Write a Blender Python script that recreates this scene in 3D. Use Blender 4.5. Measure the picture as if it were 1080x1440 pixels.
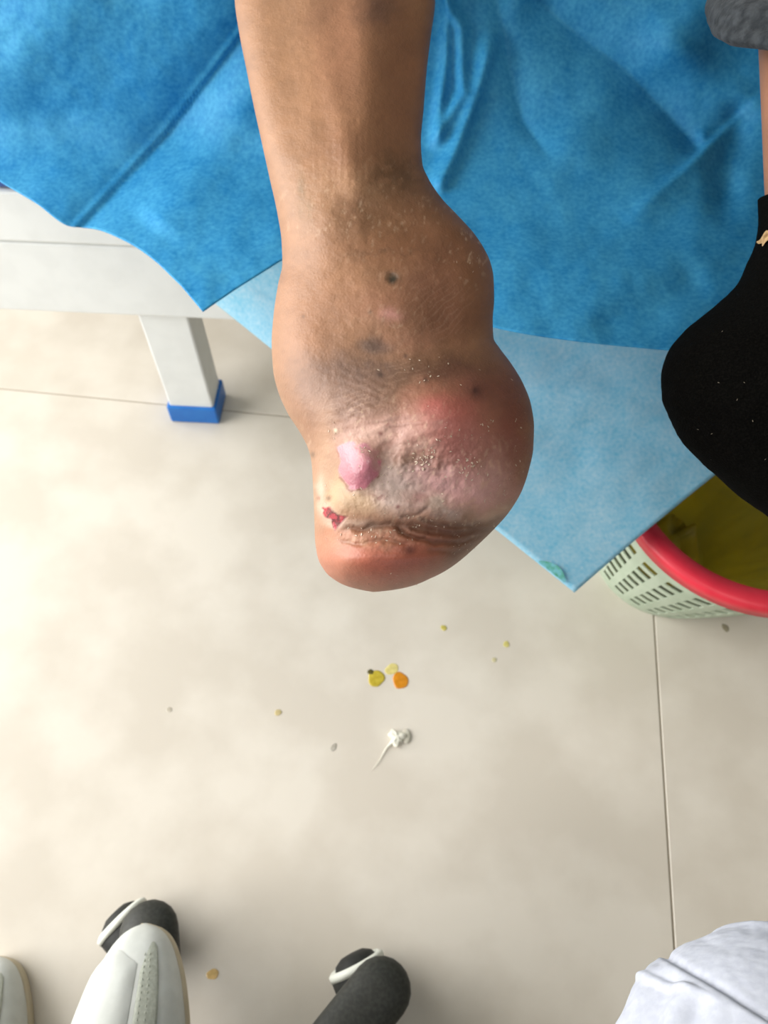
import bpy, bmesh, math, random
import numpy as np
from mathutils import Vector, Matrix

for o in list(bpy.data.objects):
    bpy.data.objects.remove(o)
S = bpy.context.scene
COL = S.collection
random.seed(4)
RNG = np.random.default_rng(7)

# ------------------------------------------------------------------ camera
ALPHA = math.radians(32.0)          # tilt away from straight down
CAMZ = 0.92
F = 1120.0                          # focal length in pixels of the 1080 x 1440 frame
cd = bpy.data.cameras.new('camera')
cam = bpy.data.objects.new('camera', cd)
COL.objects.link(cam)
cam.location = (0, 0, CAMZ)
cam.rotation_euler = (ALPHA, 0, 0)
cd.sensor_fit = 'VERTICAL'
cd.sensor_height = 36.0
cd.lens = F / 1440 * 36.0
cd.clip_start = 0.01
cd.dof.use_dof = True
cd.dof.focus_distance = 0.41
cd.dof.aperture_fstop = 13.0
S.camera = cam

# ------------------------------------------------------------------ light
w = bpy.data.worlds.new('world')
S.world = w
w.use_nodes = True
bg = w.node_tree.nodes['Background']
bg.inputs[0].default_value = (0.80, 0.88, 1.0, 1)
bg.inputs[1].default_value = 1.0


def area(name, loc, rot, sx, sy, power, col):
    l = bpy.data.lights.new(name, 'AREA')
    l.shape = 'RECTANGLE'
    l.size, l.size_y = sx, sy
    l.energy = power
    l.color = col
    o = bpy.data.objects.new(name, l)
    COL.objects.link(o)
    o.location = loc
    o.rotation_euler = rot
    return o


# daylight coming in through the window in the left wall
area('window_daylight', (-2.12, 0.45, 1.27), (0, math.radians(-90), 0), 2.2, 2.8, 125, (1.0, 0.98, 0.945))
# unseen ceiling fitting, put behind the clinician to throw a floor shadow
area('unseen_ceiling_lamp_light', (0.15, -0.95, 2.70), (0, 0, 0), 1.15, 0.28, 9, (1.0, 0.98, 0.94))
S.view_settings.view_transform = 'Standard'
S.view_settings.look = 'None'
S.view_settings.gamma = 1.0
S.view_settings.use_curve_mapping = False
S.view_settings.exposure = 0.25

# ------------------------------------------------------------------ helpers
CA, SA = math.cos(ALPHA), math.sin(ALPHA)


def ray(u, v):
    """world direction of a sight line, scaled to one metre of depth"""
    u = np.asarray(u, float); v = np.asarray(v, float)
    x = (u - 540) / F; y = -(v - 720) / F
    return np.stack(np.broadcast_arrays(x, SA + y * CA, -CA + y * SA), -1)


def at(u, v, t):
    return np.array([0, 0, CAMZ]) + ray(u, v) * np.asarray(t, float)[..., None]


def at_z(u, v, z):
    d = ray(u, v)
    t = (CAMZ - np.asarray(z, float)) / -d[..., 2]
    return np.array([0, 0, CAMZ]) + d * t[..., None]


def pchip(x, xs, ys):
    xs = np.asarray(xs, float); ys = np.asarray(ys, float); x = np.clip(x, xs[0], xs[-1])
    h = np.diff(xs); s = np.diff(ys) / h
    m = np.zeros_like(ys)
    m[0], m[-1] = s[0], s[-1]
    for i in range(1, len(xs) - 1):
        if s[i - 1] * s[i] > 0:
            w1 = 2 * h[i] + h[i - 1]; w2 = h[i] + 2 * h[i - 1]
            m[i] = (w1 + w2) / (w1 / s[i - 1] + w2 / s[i])
    k = np.clip(np.searchsorted(xs, x, side='right') - 1, 0, len(xs) - 2)
    q = (x - xs[k]) / h[k]
    return ((1 + 2 * q) * (1 - q) ** 2 * ys[k] + q * (1 - q) ** 2 * h[k] * m[k]
            + q * q * (3 - 2 * q) * ys[k + 1] + q * q * (q - 1) * h[k] * m[k + 1])


def smooth(a, b, x):
    q = np.clip((x - a) / (b - a), 0, 1)
    return q * q * (3 - 2 * q)


_LAT = np.random.default_rng(11).random((256, 256))


def vnoise(x, y, seed=0):
    x = np.asarray(x, float) + seed * 17.37; y = np.asarray(y, float) + seed * 9.71
    xi = np.floor(x).astype(int); yi = np.floor(y).astype(int)
    fx = x - xi; fy = y - yi
    fx = fx * fx * (3 - 2 * fx); fy = fy * fy * (3 - 2 * fy)
    L = lambda a, b: _LAT[a & 255, b & 255]
    return ((L(xi, yi) * (1 - fx) + L(xi + 1, yi) * fx) * (1 - fy)
            + (L(xi, yi + 1) * (1 - fx) + L(xi + 1, yi + 1) * fx) * fy)


def fbm(x, y, seed=0, octaves=4):
    r = 0; a = 0.5; tot = 0
    for k in range(octaves):
        r = r + a * vnoise(x * 2 ** k, y * 2 ** k, seed + k * 3)
        tot += a; a *= 0.5
    return r / tot


def lin(r, g, b):
    f = lambda c: (c / 255 / 12.92) if c / 255 <= .04045 else ((c / 255 + .055) / 1.055) ** 2.4
    return np.array([f(r), f(g), f(b)])


def link(name, me, mat=None, parent=None, smoothed=True):
    o = bpy.data.objects.new(name, me)
    COL.objects.link(o)
    if mat: me.materials.append(mat)
    if parent: o.parent = parent
    if smoothed:
        me.polygons.foreach_set('use_smooth', [True] * len(me.polygons))
    return o


def mesh_np(name, V, Fc, mat=None, parent=None, smoothed=True, origin=None):
    V = np.asarray(V, float).reshape(-1, 3)
    if origin is not None: V = V - np.asarray(origin, float)
    me = bpy.data.meshes.new(name)
    me.from_pydata(V.tolist(), [], [tuple(f) for f in Fc])
    me.update()
    o = link(name, me, mat, parent, smoothed)
    if origin is not None: o.location = origin
    return o


def grid_faces(n, m, wrap=False):
    a = np.arange(n * m).reshape(n, m)
    if wrap: a = np.concatenate([a, a[:, :1]], 1)
    return np.stack([a[:-1, :-1], a[1:, :-1], a[1:, 1:], a[:-1, 1:]], -1).reshape(-1, 4)


def fix_normals(o):
    bm = bmesh.new(); bm.from_mesh(o.data)
    bmesh.ops.recalc_face_normals(bm, faces=bm.faces)
    bm.to_mesh(o.data); bm.free()


def bm_obj(name, bm, mat, parent=None, smoothed=False, loc=None, rotz=0.0):
    bmesh.ops.recalc_face_normals(bm, faces=bm.faces)
    me = bpy.data.meshes.new(name)
    bm.to_mesh(me); bm.free()
    o = link(name, me, mat, parent, smoothed)
    if loc is not None: o.location = loc
    o.rotation_euler[2] = rotz
    return o


def box(bm, lo, hi, bev=0.0, seg=2):
    r = bmesh.ops.create_cube(bm, size=1)
    for vv in r['verts']:
        vv.co = Vector([lo[i] + (vv.co[i] + .5) * (hi[i] - lo[i]) for i in range(3)])
    if bev:
        es = list({e for vv in r['verts'] for e in vv.link_edges})
        bmesh.ops.bevel(bm, geom=es, offset=bev, segments=seg, profile=.5, affect='EDGES')


def box_obj(name, lo, hi, mat, parent=None, bev=0.0, seg=2, **k):
    bm = bmesh.new(); box(bm, lo, hi, bev, seg)
    return bm_obj(name, bm, mat, parent, **k)


def lathe(name, prof, mat, parent=None, n=48, M=None):
    """closed profile of (r, z) turned about z, moved by M"""
    a = np.linspace(0, 2 * np.pi, n, endpoint=False)
    pr = np.array(prof, float)
    V = np.stack([pr[:, None, 0] * np.cos(a), pr[:, None, 0] * np.sin(a), np.repeat(pr[:, 1:2], n, 1)], -1)
    if M is not None:
        R = np.array(M.to_3x3()); T = np.array(M.translation)
        V = V @ R.T + T
    Fc = [tuple(x) for x in grid_faces(len(pr), n, True)]
    Vn = V.reshape(-1, 3)
    Fc.append(tuple(range(n))[::-1]); Fc.append(tuple(range(n * (len(pr) - 1), n * len(pr))))
    o = mesh_np(name, Vn, Fc, mat, parent)
    fix_normals(o)
    return o


def tube(name, pts, rad, mat, parent=None, n=20, flat=1.0, up=(0, 0, 1), rings=10):
    """rounded tube through pts (m, 3) with radii; flat squashes along the second normal; domed ends"""
    P = np.asarray(pts, float); rad = np.asarray(rad, float)
    k = np.arange(len(P)); q = np.linspace(0, len(P) - 1, rings * (len(P) - 1) + 1)
    P = np.stack([pchip(q, k, P[:, i]) for i in range(3)], 1); rad = pchip(q, k, rad)
    T = np.gradient(P, axis=0); T /= np.linalg.norm(T, axis=1)[:, None]
    caps = np.linspace(0, np.pi / 2, 6)[1:]
    P0 = [P[0] - T[0] * rad[0] * np.sin(c) for c in caps[::-1]]; r0 = [max(rad[0] * np.cos(c), 1e-5) for c in caps[::-1]]
    P1 = [P[-1] + T[-1] * rad[-1] * np.sin(c) for c in caps]; r1 = [max(rad[-1] * np.cos(c), 1e-5) for c in caps]
    T = np.concatenate([np.repeat(T[:1], 5, 0), T, np.repeat(T[-1:], 5, 0)])
    P = np.concatenate([P0, P, P1]); rad = np.concatenate([r0, rad, r1])
    A = np.cross(np.array(up, float), T); A /= np.linalg.norm(A, axis=1)[:, None]
    B = np.cross(T, A)
    a = np.linspace(0, 2 * np.pi, n, endpoint=False)
    V = P[:, None] + rad[:, None, None] * (A[:, None] * np.cos(a)[None, :, None] + flat * B[:, None] * np.sin(a)[None, :, None])
    o = mesh_np(name, V, grid_faces(len(P), n, True), mat, parent)
    fix_normals(o)
    return o


def tag(o, label, cat, group=None):
    o['label'] = label; o['category'] = cat
    if group: o['group'] = group
    return o


def empty(name, loc, label=None, cat=None, group=None, rz=0.0):
    o = bpy.data.objects.new(name, None)
    COL.objects.link(o)
    o.empty_display_size = .05
    o.location = loc; o.rotation_euler[2] = rz
    if label: tag(o, label, cat, group)
    return o


def under(child, parent):
    """parent while keeping the world placement of a part modelled in world space"""
    child.parent = parent
    child.matrix_parent_inverse = (Matrix.Translation(parent.location) @ Matrix.Rotation(parent.rotation_euler[2], 4, 'Z')).inverted()
    return child


# ------------------------------------------------------------------ materials
def mat(name, col, rough=.5, spec=.4, noise=None, bump=None, metallic=0.0, sss=0.0, trans=0.0, sheen=0.0, coat=0.0):
    """noise = (scale, detail, colour2, lo, hi) ; bump = (scale, strength, distance)"""
    m = bpy.data.materials.new(name); m.use_nodes = True
    nt = m.node_tree; N = nt.nodes; L = nt.links
    b = N['Principled BSDF']
    b.inputs['Base Color'].default_value = (*col, 1)
    b.inputs['Roughness'].default_value = rough
    b.inputs['Specular IOR Level'].default_value = spec
    b.inputs['Metallic'].default_value = metallic
    if coat: b.inputs['Coat Weight'].default_value = coat
    if sheen:
        b.inputs['Sheen Weight'].default_value = sheen
    tc = N.new('ShaderNodeTexCoord')
    if noise:
        n = N.new('ShaderNodeTexNoise'); n.inputs['Scale'].default_value = noise[0]; n.inputs['Detail'].default_value = noise[1]
        L.new(tc.outputs['Object'], n.inputs['Vector'])
        r = N.new('ShaderNodeValToRGB')
        r.color_ramp.elements[0].position = noise[3]; r.color_ramp.elements[1].position = noise[4]
        r.color_ramp.elements[0].color = (*col, 1); r.color_ramp.elements[1].color = (*noise[2], 1)
        L.new(n.outputs['Fac'], r.inputs['Fac']); L.new(r.outputs['Color'], b.inputs['Base Color'])
    if bump:
        n2 = N.new('ShaderNodeTexNoise'); n2.inputs['Scale'].default_value = bump[0]; n2.inputs['Detail'].default_value = 3
        L.new(tc.outputs['Object'], n2.inputs['Vector'])
        bp = N.new('ShaderNodeBump'); bp.inputs['Strength'].default_value = bump[1]; bp.inputs['Distance'].default_value = bump[2]
        L.new(n2.outputs['Fac'], bp.inputs['Height']); L.new(bp.outputs['Normal'], b.inputs['Normal'])
    if trans:
        t = N.new('ShaderNodeBsdfTranslucent')
        src = b.inputs['Base Color'].links[0].from_socket if b.inputs['Base Color'].links else None
        if src: L.new(src, t.inputs['Color'])
        else: t.inputs['Color'].default_value = (*col, 1)
        mx = N.new('ShaderNodeMixShader'); mx.inputs[0].default_value = trans
        L.new(b.outputs[0], mx.inputs[1]); L.new(t.outputs[0], mx.inputs[2])
        L.new(mx.outputs[0], N['Material Output'].inputs['Surface'])
    return m


def skin_mat():
    m = bpy.data.materials.new('skin'); m.use_nodes = True
    nt = m.node_tree; N = nt.nodes; L = nt.links
    b = N['Principled BSDF']
    a = N.new('ShaderNodeAttribute'); a.attribute_name = 'skin_colour'
    L.new(a.outputs['Color'], b.inputs['Base Color'])
    g = N.new('ShaderNodeAttribute'); g.attribute_name = 'skin_rough'
    L.new(g.outputs['Fac'], b.inputs['Roughness'])
    b.inputs['Specular IOR Level'].default_value = .42
    tc = N.new('ShaderNodeTexCoord')
    n1 = N.new('ShaderNodeTexNoise'); n1.inputs['Scale'].default_value = 420; n1.inputs['Detail'].default_value = 3
    n2 = N.new('ShaderNodeTexVoronoi'); n2.inputs['Scale'].default_value = 700
    L.new(tc.outputs['Object'], n1.inputs['Vector']); L.new(tc.outputs['Object'], n2.inputs['Vector'])
    ad = N.new('ShaderNodeMath'); ad.operation = 'MULTIPLY_ADD'; ad.inputs[1].default_value = .5
    L.new(n2.outputs['Distance'], ad.inputs[0]); L.new(n1.outputs['Fac'], ad.inputs[2])
    bp = N.new('ShaderNodeBump'); bp.inputs['Strength'].default_value = .34; bp.inputs['Distance'].default_value = .0006
    L.new(ad.outputs[0], bp.inputs['Height']); L.new(bp.outputs['Normal'], b.inputs['Normal'])
    return m


def cloth_blue(name, c1, c2, trans):
    """non-woven sheet: cloudy fibre, fine speckle"""
    m = bpy.data.materials.new(name); m.use_nodes = True
    nt = m.node_tree; N = nt.nodes; L = nt.links
    b = N['Principled BSDF']; b.inputs['Roughness'].default_value = .6; b.inputs['Specular IOR Level'].default_value = .25
    tc = N.new('ShaderNodeTexCoord')
    def noise(sc, det):
        n = N.new('ShaderNodeTexNoise'); n.inputs['Scale'].default_value = sc; n.inputs['Detail'].default_value = det
        L.new(tc.outputs['Object'], n.inputs['Vector']); return n.outputs['Fac']
    ad = N.new('ShaderNodeMath'); ad.operation = 'MULTIPLY_ADD'; ad.inputs[1].default_value = .40
    L.new(noise(34, 6), ad.inputs[0])
    mu = N.new('ShaderNodeMath'); mu.operation = 'MULTIPLY'; mu.inputs[1].default_value = .60
    L.new(noise(260, 3), mu.inputs[0]); L.new(mu.outputs[0], ad.inputs[2])
    r = N.new('ShaderNodeValToRGB')
    r.color_ramp.elements[0].position = .29; r.color_ramp.elements[1].position = .74
    r.color_ramp.elements[0].color = (*c1, 1); r.color_ramp.elements[1].color = (*c2, 1)
    L.new(ad.outputs[0], r.inputs['Fac']); L.new(r.outputs['Color'], b.inputs['Base Color'])
    bp = N.new('ShaderNodeBump'); bp.inputs['Strength'].default_value = .12; bp.inputs['Distance'].default_value = .0006
    L.new(ad.outputs[0], bp.inputs['Height']); L.new(bp.outputs['Normal'], b.inputs['Normal'])
    t = N.new('ShaderNodeBsdfTranslucent'); L.new(r.outputs['Color'], t.inputs['Color'])
    mx = N.new('ShaderNodeMixShader'); mx.inputs[0].default_value = trans
    L.new(b.outputs[0], mx.inputs[1]); L.new(t.outputs[0], mx.inputs[2])
    L.new(mx.outputs[0], N['Material Output'].inputs['Surface'])
    return m


M_SKIN = skin_mat()
M_TILE = mat('beige_tile', lin(205, 197, 184), .34, .4, (9, 6, lin(216, 209, 197), .40, .62), (60, .03, .0006))
M_GROUT = mat('grout', lin(162, 152, 136), .9, .1)
M_WALL = mat('pale_wall', lin(186, 186, 180), .85, .2, (3, 2, lin(192, 192, 186), .4, .6))
M_WHITE_METAL = mat('white_enamel', lin(218, 221, 220), .38, .45, (30, 2, lin(222, 225, 224), .4, .6))
M_BLUE_PLASTIC = mat('blue_plastic', lin(24, 104, 186), .4, .45, (40, 2, lin(30, 112, 192), .4, .6))
M_MATTRESS = mat('navy_vinyl', lin(24, 66, 140), .5, .4, (60, 2, lin(28, 72, 148), .4, .6))
M_DRAPE = cloth_blue('blue_nonwoven', lin(24, 128, 190), lin(78, 172, 216), .14)
M_DRAPE_PALE = cloth_blue('pale_blue_nonwoven', lin(112, 186, 214), lin(178, 210, 224), .22)
M_DRAPE_STAIN = mat('green_stained_nonwoven', lin(84, 160, 128), .6, .25, (160, 3, lin(120, 188, 196), .38, .6))
M_SOCK = mat('black_sock', lin(7, 7, 6), 1.0, .03, (900, 3, lin(16, 15, 13), .45, .75), (700, .6, .002))
M_CUFF = mat('charcoal_fleece', lin(44, 48, 52), .95, .15, (160, 5, lin(66, 70, 74), .38, .66), (300, .6, .002), sheen=.08)
M_LINT = mat('beige_lint', lin(170, 140, 100), .9, .1, (300, 2, lin(190, 160, 120), .4, .6))
M_COAT = mat('white_coat', lin(180, 184, 196), .8, .15, (220, 3, lin(187, 191, 202), .4, .6), (500, .12, .0005))
M_SHOE = mat('white_leather', lin(200, 203, 198), .42, .4, (80, 3, lin(206, 209, 204), .4, .6), (150, .15, .0006))
M_SHOE_GREY = mat('grey_stitched_leather', lin(160, 164, 152), .6, .3, (400, 3, lin(176, 180, 168), .4, .65), (300, .4, .0008))
M_SHOE_SOLE = mat('tan_sole', lin(190, 178, 152), .7, .25, (60, 2, lin(198, 186, 160), .4, .6))
M_BLACK = mat('black_nylon', lin(44, 45, 41), .55, .35, (300, 3, lin(56, 57, 52), .4, .65), (400, .2, .0006))
M_RUBBER = mat('black_rubber', lin(34, 35, 33), .6, .3, (200, 2, lin(40, 41, 38), .4, .6))
M_RING = mat('pale_ring', lin(222, 224, 214), .45, .4, (100, 2, lin(228, 230, 220), .4, .6))
M_RED = mat('red_plastic', lin(204, 40, 58), .38, .45, (30, 2, lin(214, 48, 66), .4, .6))
M_BIN = mat('pale_green_plastic', lin(190, 205, 182), .45, .4, (40, 2, lin(198, 211, 190), .4, .6), trans=.2)
M_BAG = mat('yellow_bag', lin(186, 172, 70), .35, .45, (14, 4, lin(212, 190, 60), .35, .65), (40, .4, .004), trans=.4)
M_FLAKE = mat('dry_skin', lin(178, 158, 140), .7, .2, (500, 2, lin(198, 180, 162), .4, .6))
M_CHROME = mat('chrome', lin(190, 192, 194), .25, .5, metallic=1.0)
M_SEAT = mat('black_vinyl', lin(30, 30, 32), .5, .4, (200, 2, lin(36, 36, 38), .4, .6))
M_GLASS = bpy.data.materials.new('window_glass'); M_GLASS.use_nodes = True
_b = M_GLASS.node_tree.nodes['Principled BSDF']
_b.inputs['Transmission Weight'].default_value = 1.0; _b.inputs['Roughness'].default_value = 0.0; _b.inputs['IOR'].default_value = 1.45
M_LAMP = bpy.data.materials.new('unseen_lamp_diffuser'); M_LAMP.use_nodes = True
_b = M_LAMP.node_tree.nodes['Principled BSDF']
_b.inputs['Base Color'].default_value = (.9, .9, .88, 1)
_b.inputs['Emission Color'].default_value = (1, .98, .94, 1); _b.inputs['Emission Strength'].default_value = 2.0

# ------------------------------------------------------------------ the setting
RX0, RX1, RY0, RY1, RZ = -2.2, 4.4, -2.8, 3.6, 2.75


def struct(o):
    o['kind'] = 'structure'; return o


floor = struct(box_obj('floor', (RX0, RY0, -.06), (RX1, RY1, -.0013), M_GROUT))
TC = np.array([.3717, .6777]); ang = math.radians(-7.0); TW, TD = 1.2, .8
tx = np.array([math.cos(ang), math.sin(ang)]); ty = np.array([-math.sin(ang), math.cos(ang)])
tile_bm = bmesh.new(); box(tile_bm, (.0011, .0011, -.006), (TW - .0011, TD - .0011, 0), .0006, 1)
tile_me = bpy.data.meshes.new('floor_tile'); bmesh.ops.recalc_face_normals(tile_bm, faces=tile_bm.faces); tile_bm.to_mesh(tile_me); tile_bm.free()
tile_me.materials.append(M_TILE)
for i in range(-4, 4):
    for j in range(-5, 6):
        p = TC + tx * (i * TW) + ty * (j * TD)
        cs = [p + tx * a * TW + ty * b * TD for a in (0, 1) for b in (0, 1)]
        if any(RX0 + .02 < c[0] < RX1 - .02 and RY0 + .02 < c[1] < RY1 - .02 for c in cs):
            inside = all(RX0 < c[0] < RX1 and RY0 < c[1] < RY1 for c in cs)
            me = tile_me
            if not inside:                                   # cut the tile where the walls stand
                bm = bmesh.new(); bm.from_mesh(tile_me)
                bm.transform(Matrix.Translation((p[0], p[1], 0)) @ Matrix.Rotation(ang, 4, 'Z'))
                for co, no in (((RX0, 0, 0), (-1, 0, 0)), ((RX1, 0, 0), (1, 0, 0)), ((0, RY0, 0), (0, -1, 0)), ((0, RY1, 0), (0, 1, 0))):
                    g = bmesh.ops.bisect_plane(bm, geom=list(bm.verts) + list(bm.edges) + list(bm.faces), plane_co=co, plane_no=no, clear_outer=True)
                if len(bm.faces) < 3: bm.free(); continue
                bm.transform((Matrix.Translation((p[0], p[1], 0)) @ Matrix.Rotation(ang, 4, 'Z')).inverted())
                me = bpy.data.meshes.new('floor_tile'); bm.to_mesh(me); bm.free()
            o = bpy.data.objects.new('floor_tile', me); COL.objects.link(o)
            o.location = (p[0], p[1], 0); o.rotation_euler[2] = ang; o.parent = floor

bm = bmesh.new()
WY0, WY1, WZ0, WZ1 = -1.0, 1.9, .12, 2.42
box(bm, (RX0 - .15, RY0, 0), (RX0, RY1, WZ0)); box(bm, (RX0 - .15, RY0, WZ1), (RX0, RY1, RZ))
box(bm, (RX0 - .15, RY0, WZ0), (RX0, WY0, WZ1)); box(bm, (RX0 - .15, WY1, WZ0), (RX0, RY1, WZ1))
struct(bm_obj('wall_left', bm, M_WALL))
struct(box_obj('wall_right', (RX1, RY0, 0), (RX1 + .15, RY1, RZ), M_WALL))
struct(box_obj('wall_back', (RX0 - .15, RY1, 0), (RX1 + .15, RY1 + .15, RZ), M_WALL))
struct(box_obj('wall_front', (RX0 - .15, RY0 - .15, 0), (RX1 + .15, RY0, RZ), M_WALL))
struct(box_obj('ceiling', (RX0 - .15, RY0 - .15, RZ), (RX1 + .15, RY1 + .15, RZ + .1), M_WALL))
wd = struct(empty('window_1', (RX0, .45, WZ0)))
bm = bmesh.new()
for y0, y1, z0, z1 in ((WY0, WY1, WZ0, WZ0 + .06), (WY0, WY1, WZ1 - .06, WZ1), (WY0, WY0 + .06, WZ0, WZ1), (WY1 - .06, WY1, WZ0, WZ1), (.42, .48, WZ0, WZ1)):
    box(bm, (RX0 - .11, y0, z0), (RX0 - .05, y1, z1), .004)
under(bm_obj('window_frame', bm, M_WHITE_METAL), wd)
for y0, y1 in ((WY0 + .06, .42), (.48, WY1 - .06)):
    under(box_obj('pane', (RX0 - .085, y0, WZ0 + .06), (RX0 - .079, y1, WZ1 - .06), M_GLASS), wd)
under(box_obj('window_sill', (RX0 - .05, WY0, WZ0 - .03), (RX0 + .05, WY1, WZ0), M_WHITE_METAL, bev=.004), wd)
cl = empty('unseen_ceiling_light', (.15, -.95, RZ), 'unseen long white ceiling light fitting put behind the seated clinician', 'lamp')
under(box_obj('housing', (-.47, -1.11, RZ - .035), (.77, -.79, RZ), M_WHITE_METAL, bev=.005), cl)
under(box_obj('diffuser', (-.43, -1.09, RZ - .042), (.73, -.81, RZ - .035), M_LAMP), cl)

# ------------------------------------------------------------------ examination couch
BYAW = math.radians(-3.6)
YR = .7125                                   # front plane, measured where x = -.28


def bed_front(x):                            # y of the front plane at x
    return .728 + (x + .276) * math.tan(BYAW)


bed = empty('examination_couch', (-.276, .728, 0), 'white examination couch with navy mattress and blue capped leg under the blue sheets', 'bed', rz=BYAW)
# local frame: x along the couch, y away from the camera, origin on the floor under the front face of the near leg
BX0, BX1, BD = -.33, 1.62, .66
box_obj('side_rail', (BX0, -.012, .327), (BX1, .02, .393), M_WHITE_METAL, bed, .004)
box_obj('side_panel', (BX0 + .004, -.008, .218), (BX1 - .004, .018, .3245), M_WHITE_METAL, bed, .004)
box_obj('end_rail', (BX0, .021, .327), (BX0 + .03, BD - .02, .393), M_WHITE_METAL, bed, .004)
box_obj('end_rail', (BX1 - .03, .021, .327), (BX1, BD - .02, .393), M_WHITE_METAL, bed, .004)
box_obj('side_rail', (BX0, BD - .019, .327), (BX1, BD + .012, .393), M_WHITE_METAL, bed, .004)
box_obj('base_board', (BX0 + .021, .021, .37), (BX1 - .021, BD - .02, .392), M_WHITE_METAL, bed)
box_obj('mattress', (BX0 - .005, -.014, .394), (BX1 + .005, BD + .014, .452), M_MATTRESS, bed, .012, 4)
for lx in (-.032, 1.5):
    for ly in (.004, BD - .06):
        lg = box_obj('leg', (lx, ly, .03), (lx + .064, ly + .05, .365), M_WHITE_METAL, bed, .003)
        cp = bmesh.new()
        box(cp, (lx - .004, ly - .004, 0), (lx + .068, ly + .054, .034), .003)
        bm_obj('foot_cap', cp, M_BLUE_PLASTIC, lg)['label'] = 'blue plastic cap on the foot of the leg'

# ------------------------------------------------------------------ blue sheets
# pale lower sheet: hangs from the couch and lies out over the bin
def lower_sheet(s, r):
    A = at(300, 425, .925); B = at(808, 833, (CAMZ - .232) / .9015)
    A2 = np.array([-.17, .695, .43]); D = np.array([.66, .63, .43])
    C = at(1005, 660, (CAMZ - .245) / .8196)
    d = (C - B) / np.linalg.norm(C - B)
    Bm = B + d * .36                                     # control point keeps the free edge straight past C
    Am = (A + A2) / 2
    s = s[..., None]; r = r[..., None]
    e0 = A * (1 - s) + B * s
    e1 = Am * (1 - s) + Bm * s
    e2 = A2 * (1 - s) + D * s
    return e0 * (1 - r) ** 2 + 2 * e1 * r * (1 - r) + e2 * r * r


n, m_ = 130, 110
ss, rr = np.meshgrid(np.linspace(0, 1, n), np.linspace(0, 1, m_), indexing='ij')
V = lower_sheet(ss, rr)
wv = (fbm(ss * 5, rr * 4, 3) - .5) * .012 * np.minimum(1, 4 * rr + .15)
V[..., 2] += wv
V[..., 1] -= .4 * wv
low = mesh_np('drape_sheet', V, grid_faces(n, m_), M_DRAPE_PALE, origin=(.2, .5, .22))
sol = low.modifiers.new('thickness', 'SOLIDIFY'); sol.thickness = .0008
tag(low, 'pale blue lower sheet whose stained corner sticks out over the red rimmed bin', 'sheet')
# green stain at the free edge near the corner: thin crust on the cloth
n2, m2 = 24, 6
sa, ra = np.meshgrid(np.linspace(.915, .975, n2), np.linspace(0.0, .014, m2), indexing='ij')
ra = ra * (.25 + .75 * np.sin(np.pi * (sa - .915) / .06)) ** 1.0
Vs = lower_sheet(sa, ra); Vs[..., 2] += .0022
st = mesh_np('green_stain', Vs, grid_faces(n2, m2), M_DRAPE_STAIN)
under(st, low); st['label'] = 'small green stain on the sheet edge'

# deep blue upper sheet: lies on the mattress, drops over its edge, flares out to the right
uu = np.arange(-119, 1321, 4.0)
vb = pchip(uu, [-120, 0, 50, 100, 130, 175, 220, 255, 285, 330, 395, 450, 520, 600, 695, 800, 940, 1100, 1320],
           [175, 255, 285, 318, 321, 338, 368, 402, 437, 405, 366, 352, 372, 420, 460, 478, 492, 505, 520])
NV = 170
qv = np.linspace(0, 1, NV)
VTOP = -190.0
vb = np.where((uu > 215) & (uu < 400), np.interp(uu, [175, 220, 255, 285, 330, 395, 450], [338, 368, 402, 438, 407, 366, 352]), vb)
U = np.repeat(uu[:, None], NV, 1)
Vv = VTOP + (vb[:, None] - VTOP) * qv[None, :]
d = ray(U, Vv)
dyr = d[..., 1] + .063 * d[..., 0]
k = np.exp(math.log(9.0) * (1 - smooth(300, 640, U)) + math.log(.92) * smooth(300, 640, U))
ZT, YE = .458, .690
t_top = (CAMZ - ZT) / -d[..., 2]
t_top = np.clip(t_top, 0, 2.2)
t_side = (CAMZ - ZT + k * YE) / (k * dyr - d[..., 2])
sm = .06
hh = np.clip(.5 + .5 * (t_top - t_side) / sm, 0, 1)
t = t_top * (1 - hh) + t_side * hh - sm * hh * (1 - hh)


def seg_dist(U, V, pts):
    """signed distance to a polyline (positive on its right-hand side when walking along it), and how far along"""
    best = np.full(U.shape, 1e9); sd = np.zeros(U.shape); al = np.zeros(U.shape)
    L = 0; tot = sum(math.dist(pts[i], pts[i + 1]) for i in range(len(pts) - 1))
    for i in range(len(pts) - 1):
        (x0, y0), (x1, y1) = pts[i], pts[i + 1]
        l = math.dist(pts[i], pts[i + 1]); ex, ey = (x1 - x0) / l, (y1 - y0) / l
        p = np.clip((U - x0) * ex + (V - y0) * ey, 0, l)
        dx = U - x0 - p * ex; dy = V - y0 - p * ey
        dd = np.hypot(dx, dy)
        sg = np.sign(ex * (V - y0) - ey * (U - x0))
        mk = dd < best
        best = np.where(mk, dd, best); sd = np.where(mk, dd * sg, sd); al = np.where(mk, (L + p) / tot, al)
        L += l
    return sd, al


def fold(pts, wl, wr, amp, fade=(.12, .12), sharp=1.0):
    """amp > 0 lifts a crest towards the viewer's side; wl / wr are the widths left and right of the line"""
    sd, al = seg_dist(U, Vv, pts)
    wd_ = np.where(sd < 0, wl, wr)
    x = np.abs(sd) / wd_
    prof = np.exp(-x ** sharp) if sharp < 1.5 else np.exp(-x * x)
    f = smooth(0, max(fade[0], 1e-6), al + 1e-9) * (smooth(0, fade[1], 1 - al + 1e-9) if fade[1] > .01 else 1)
    # round off beyond the ends
    return amp * prof * f


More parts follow.
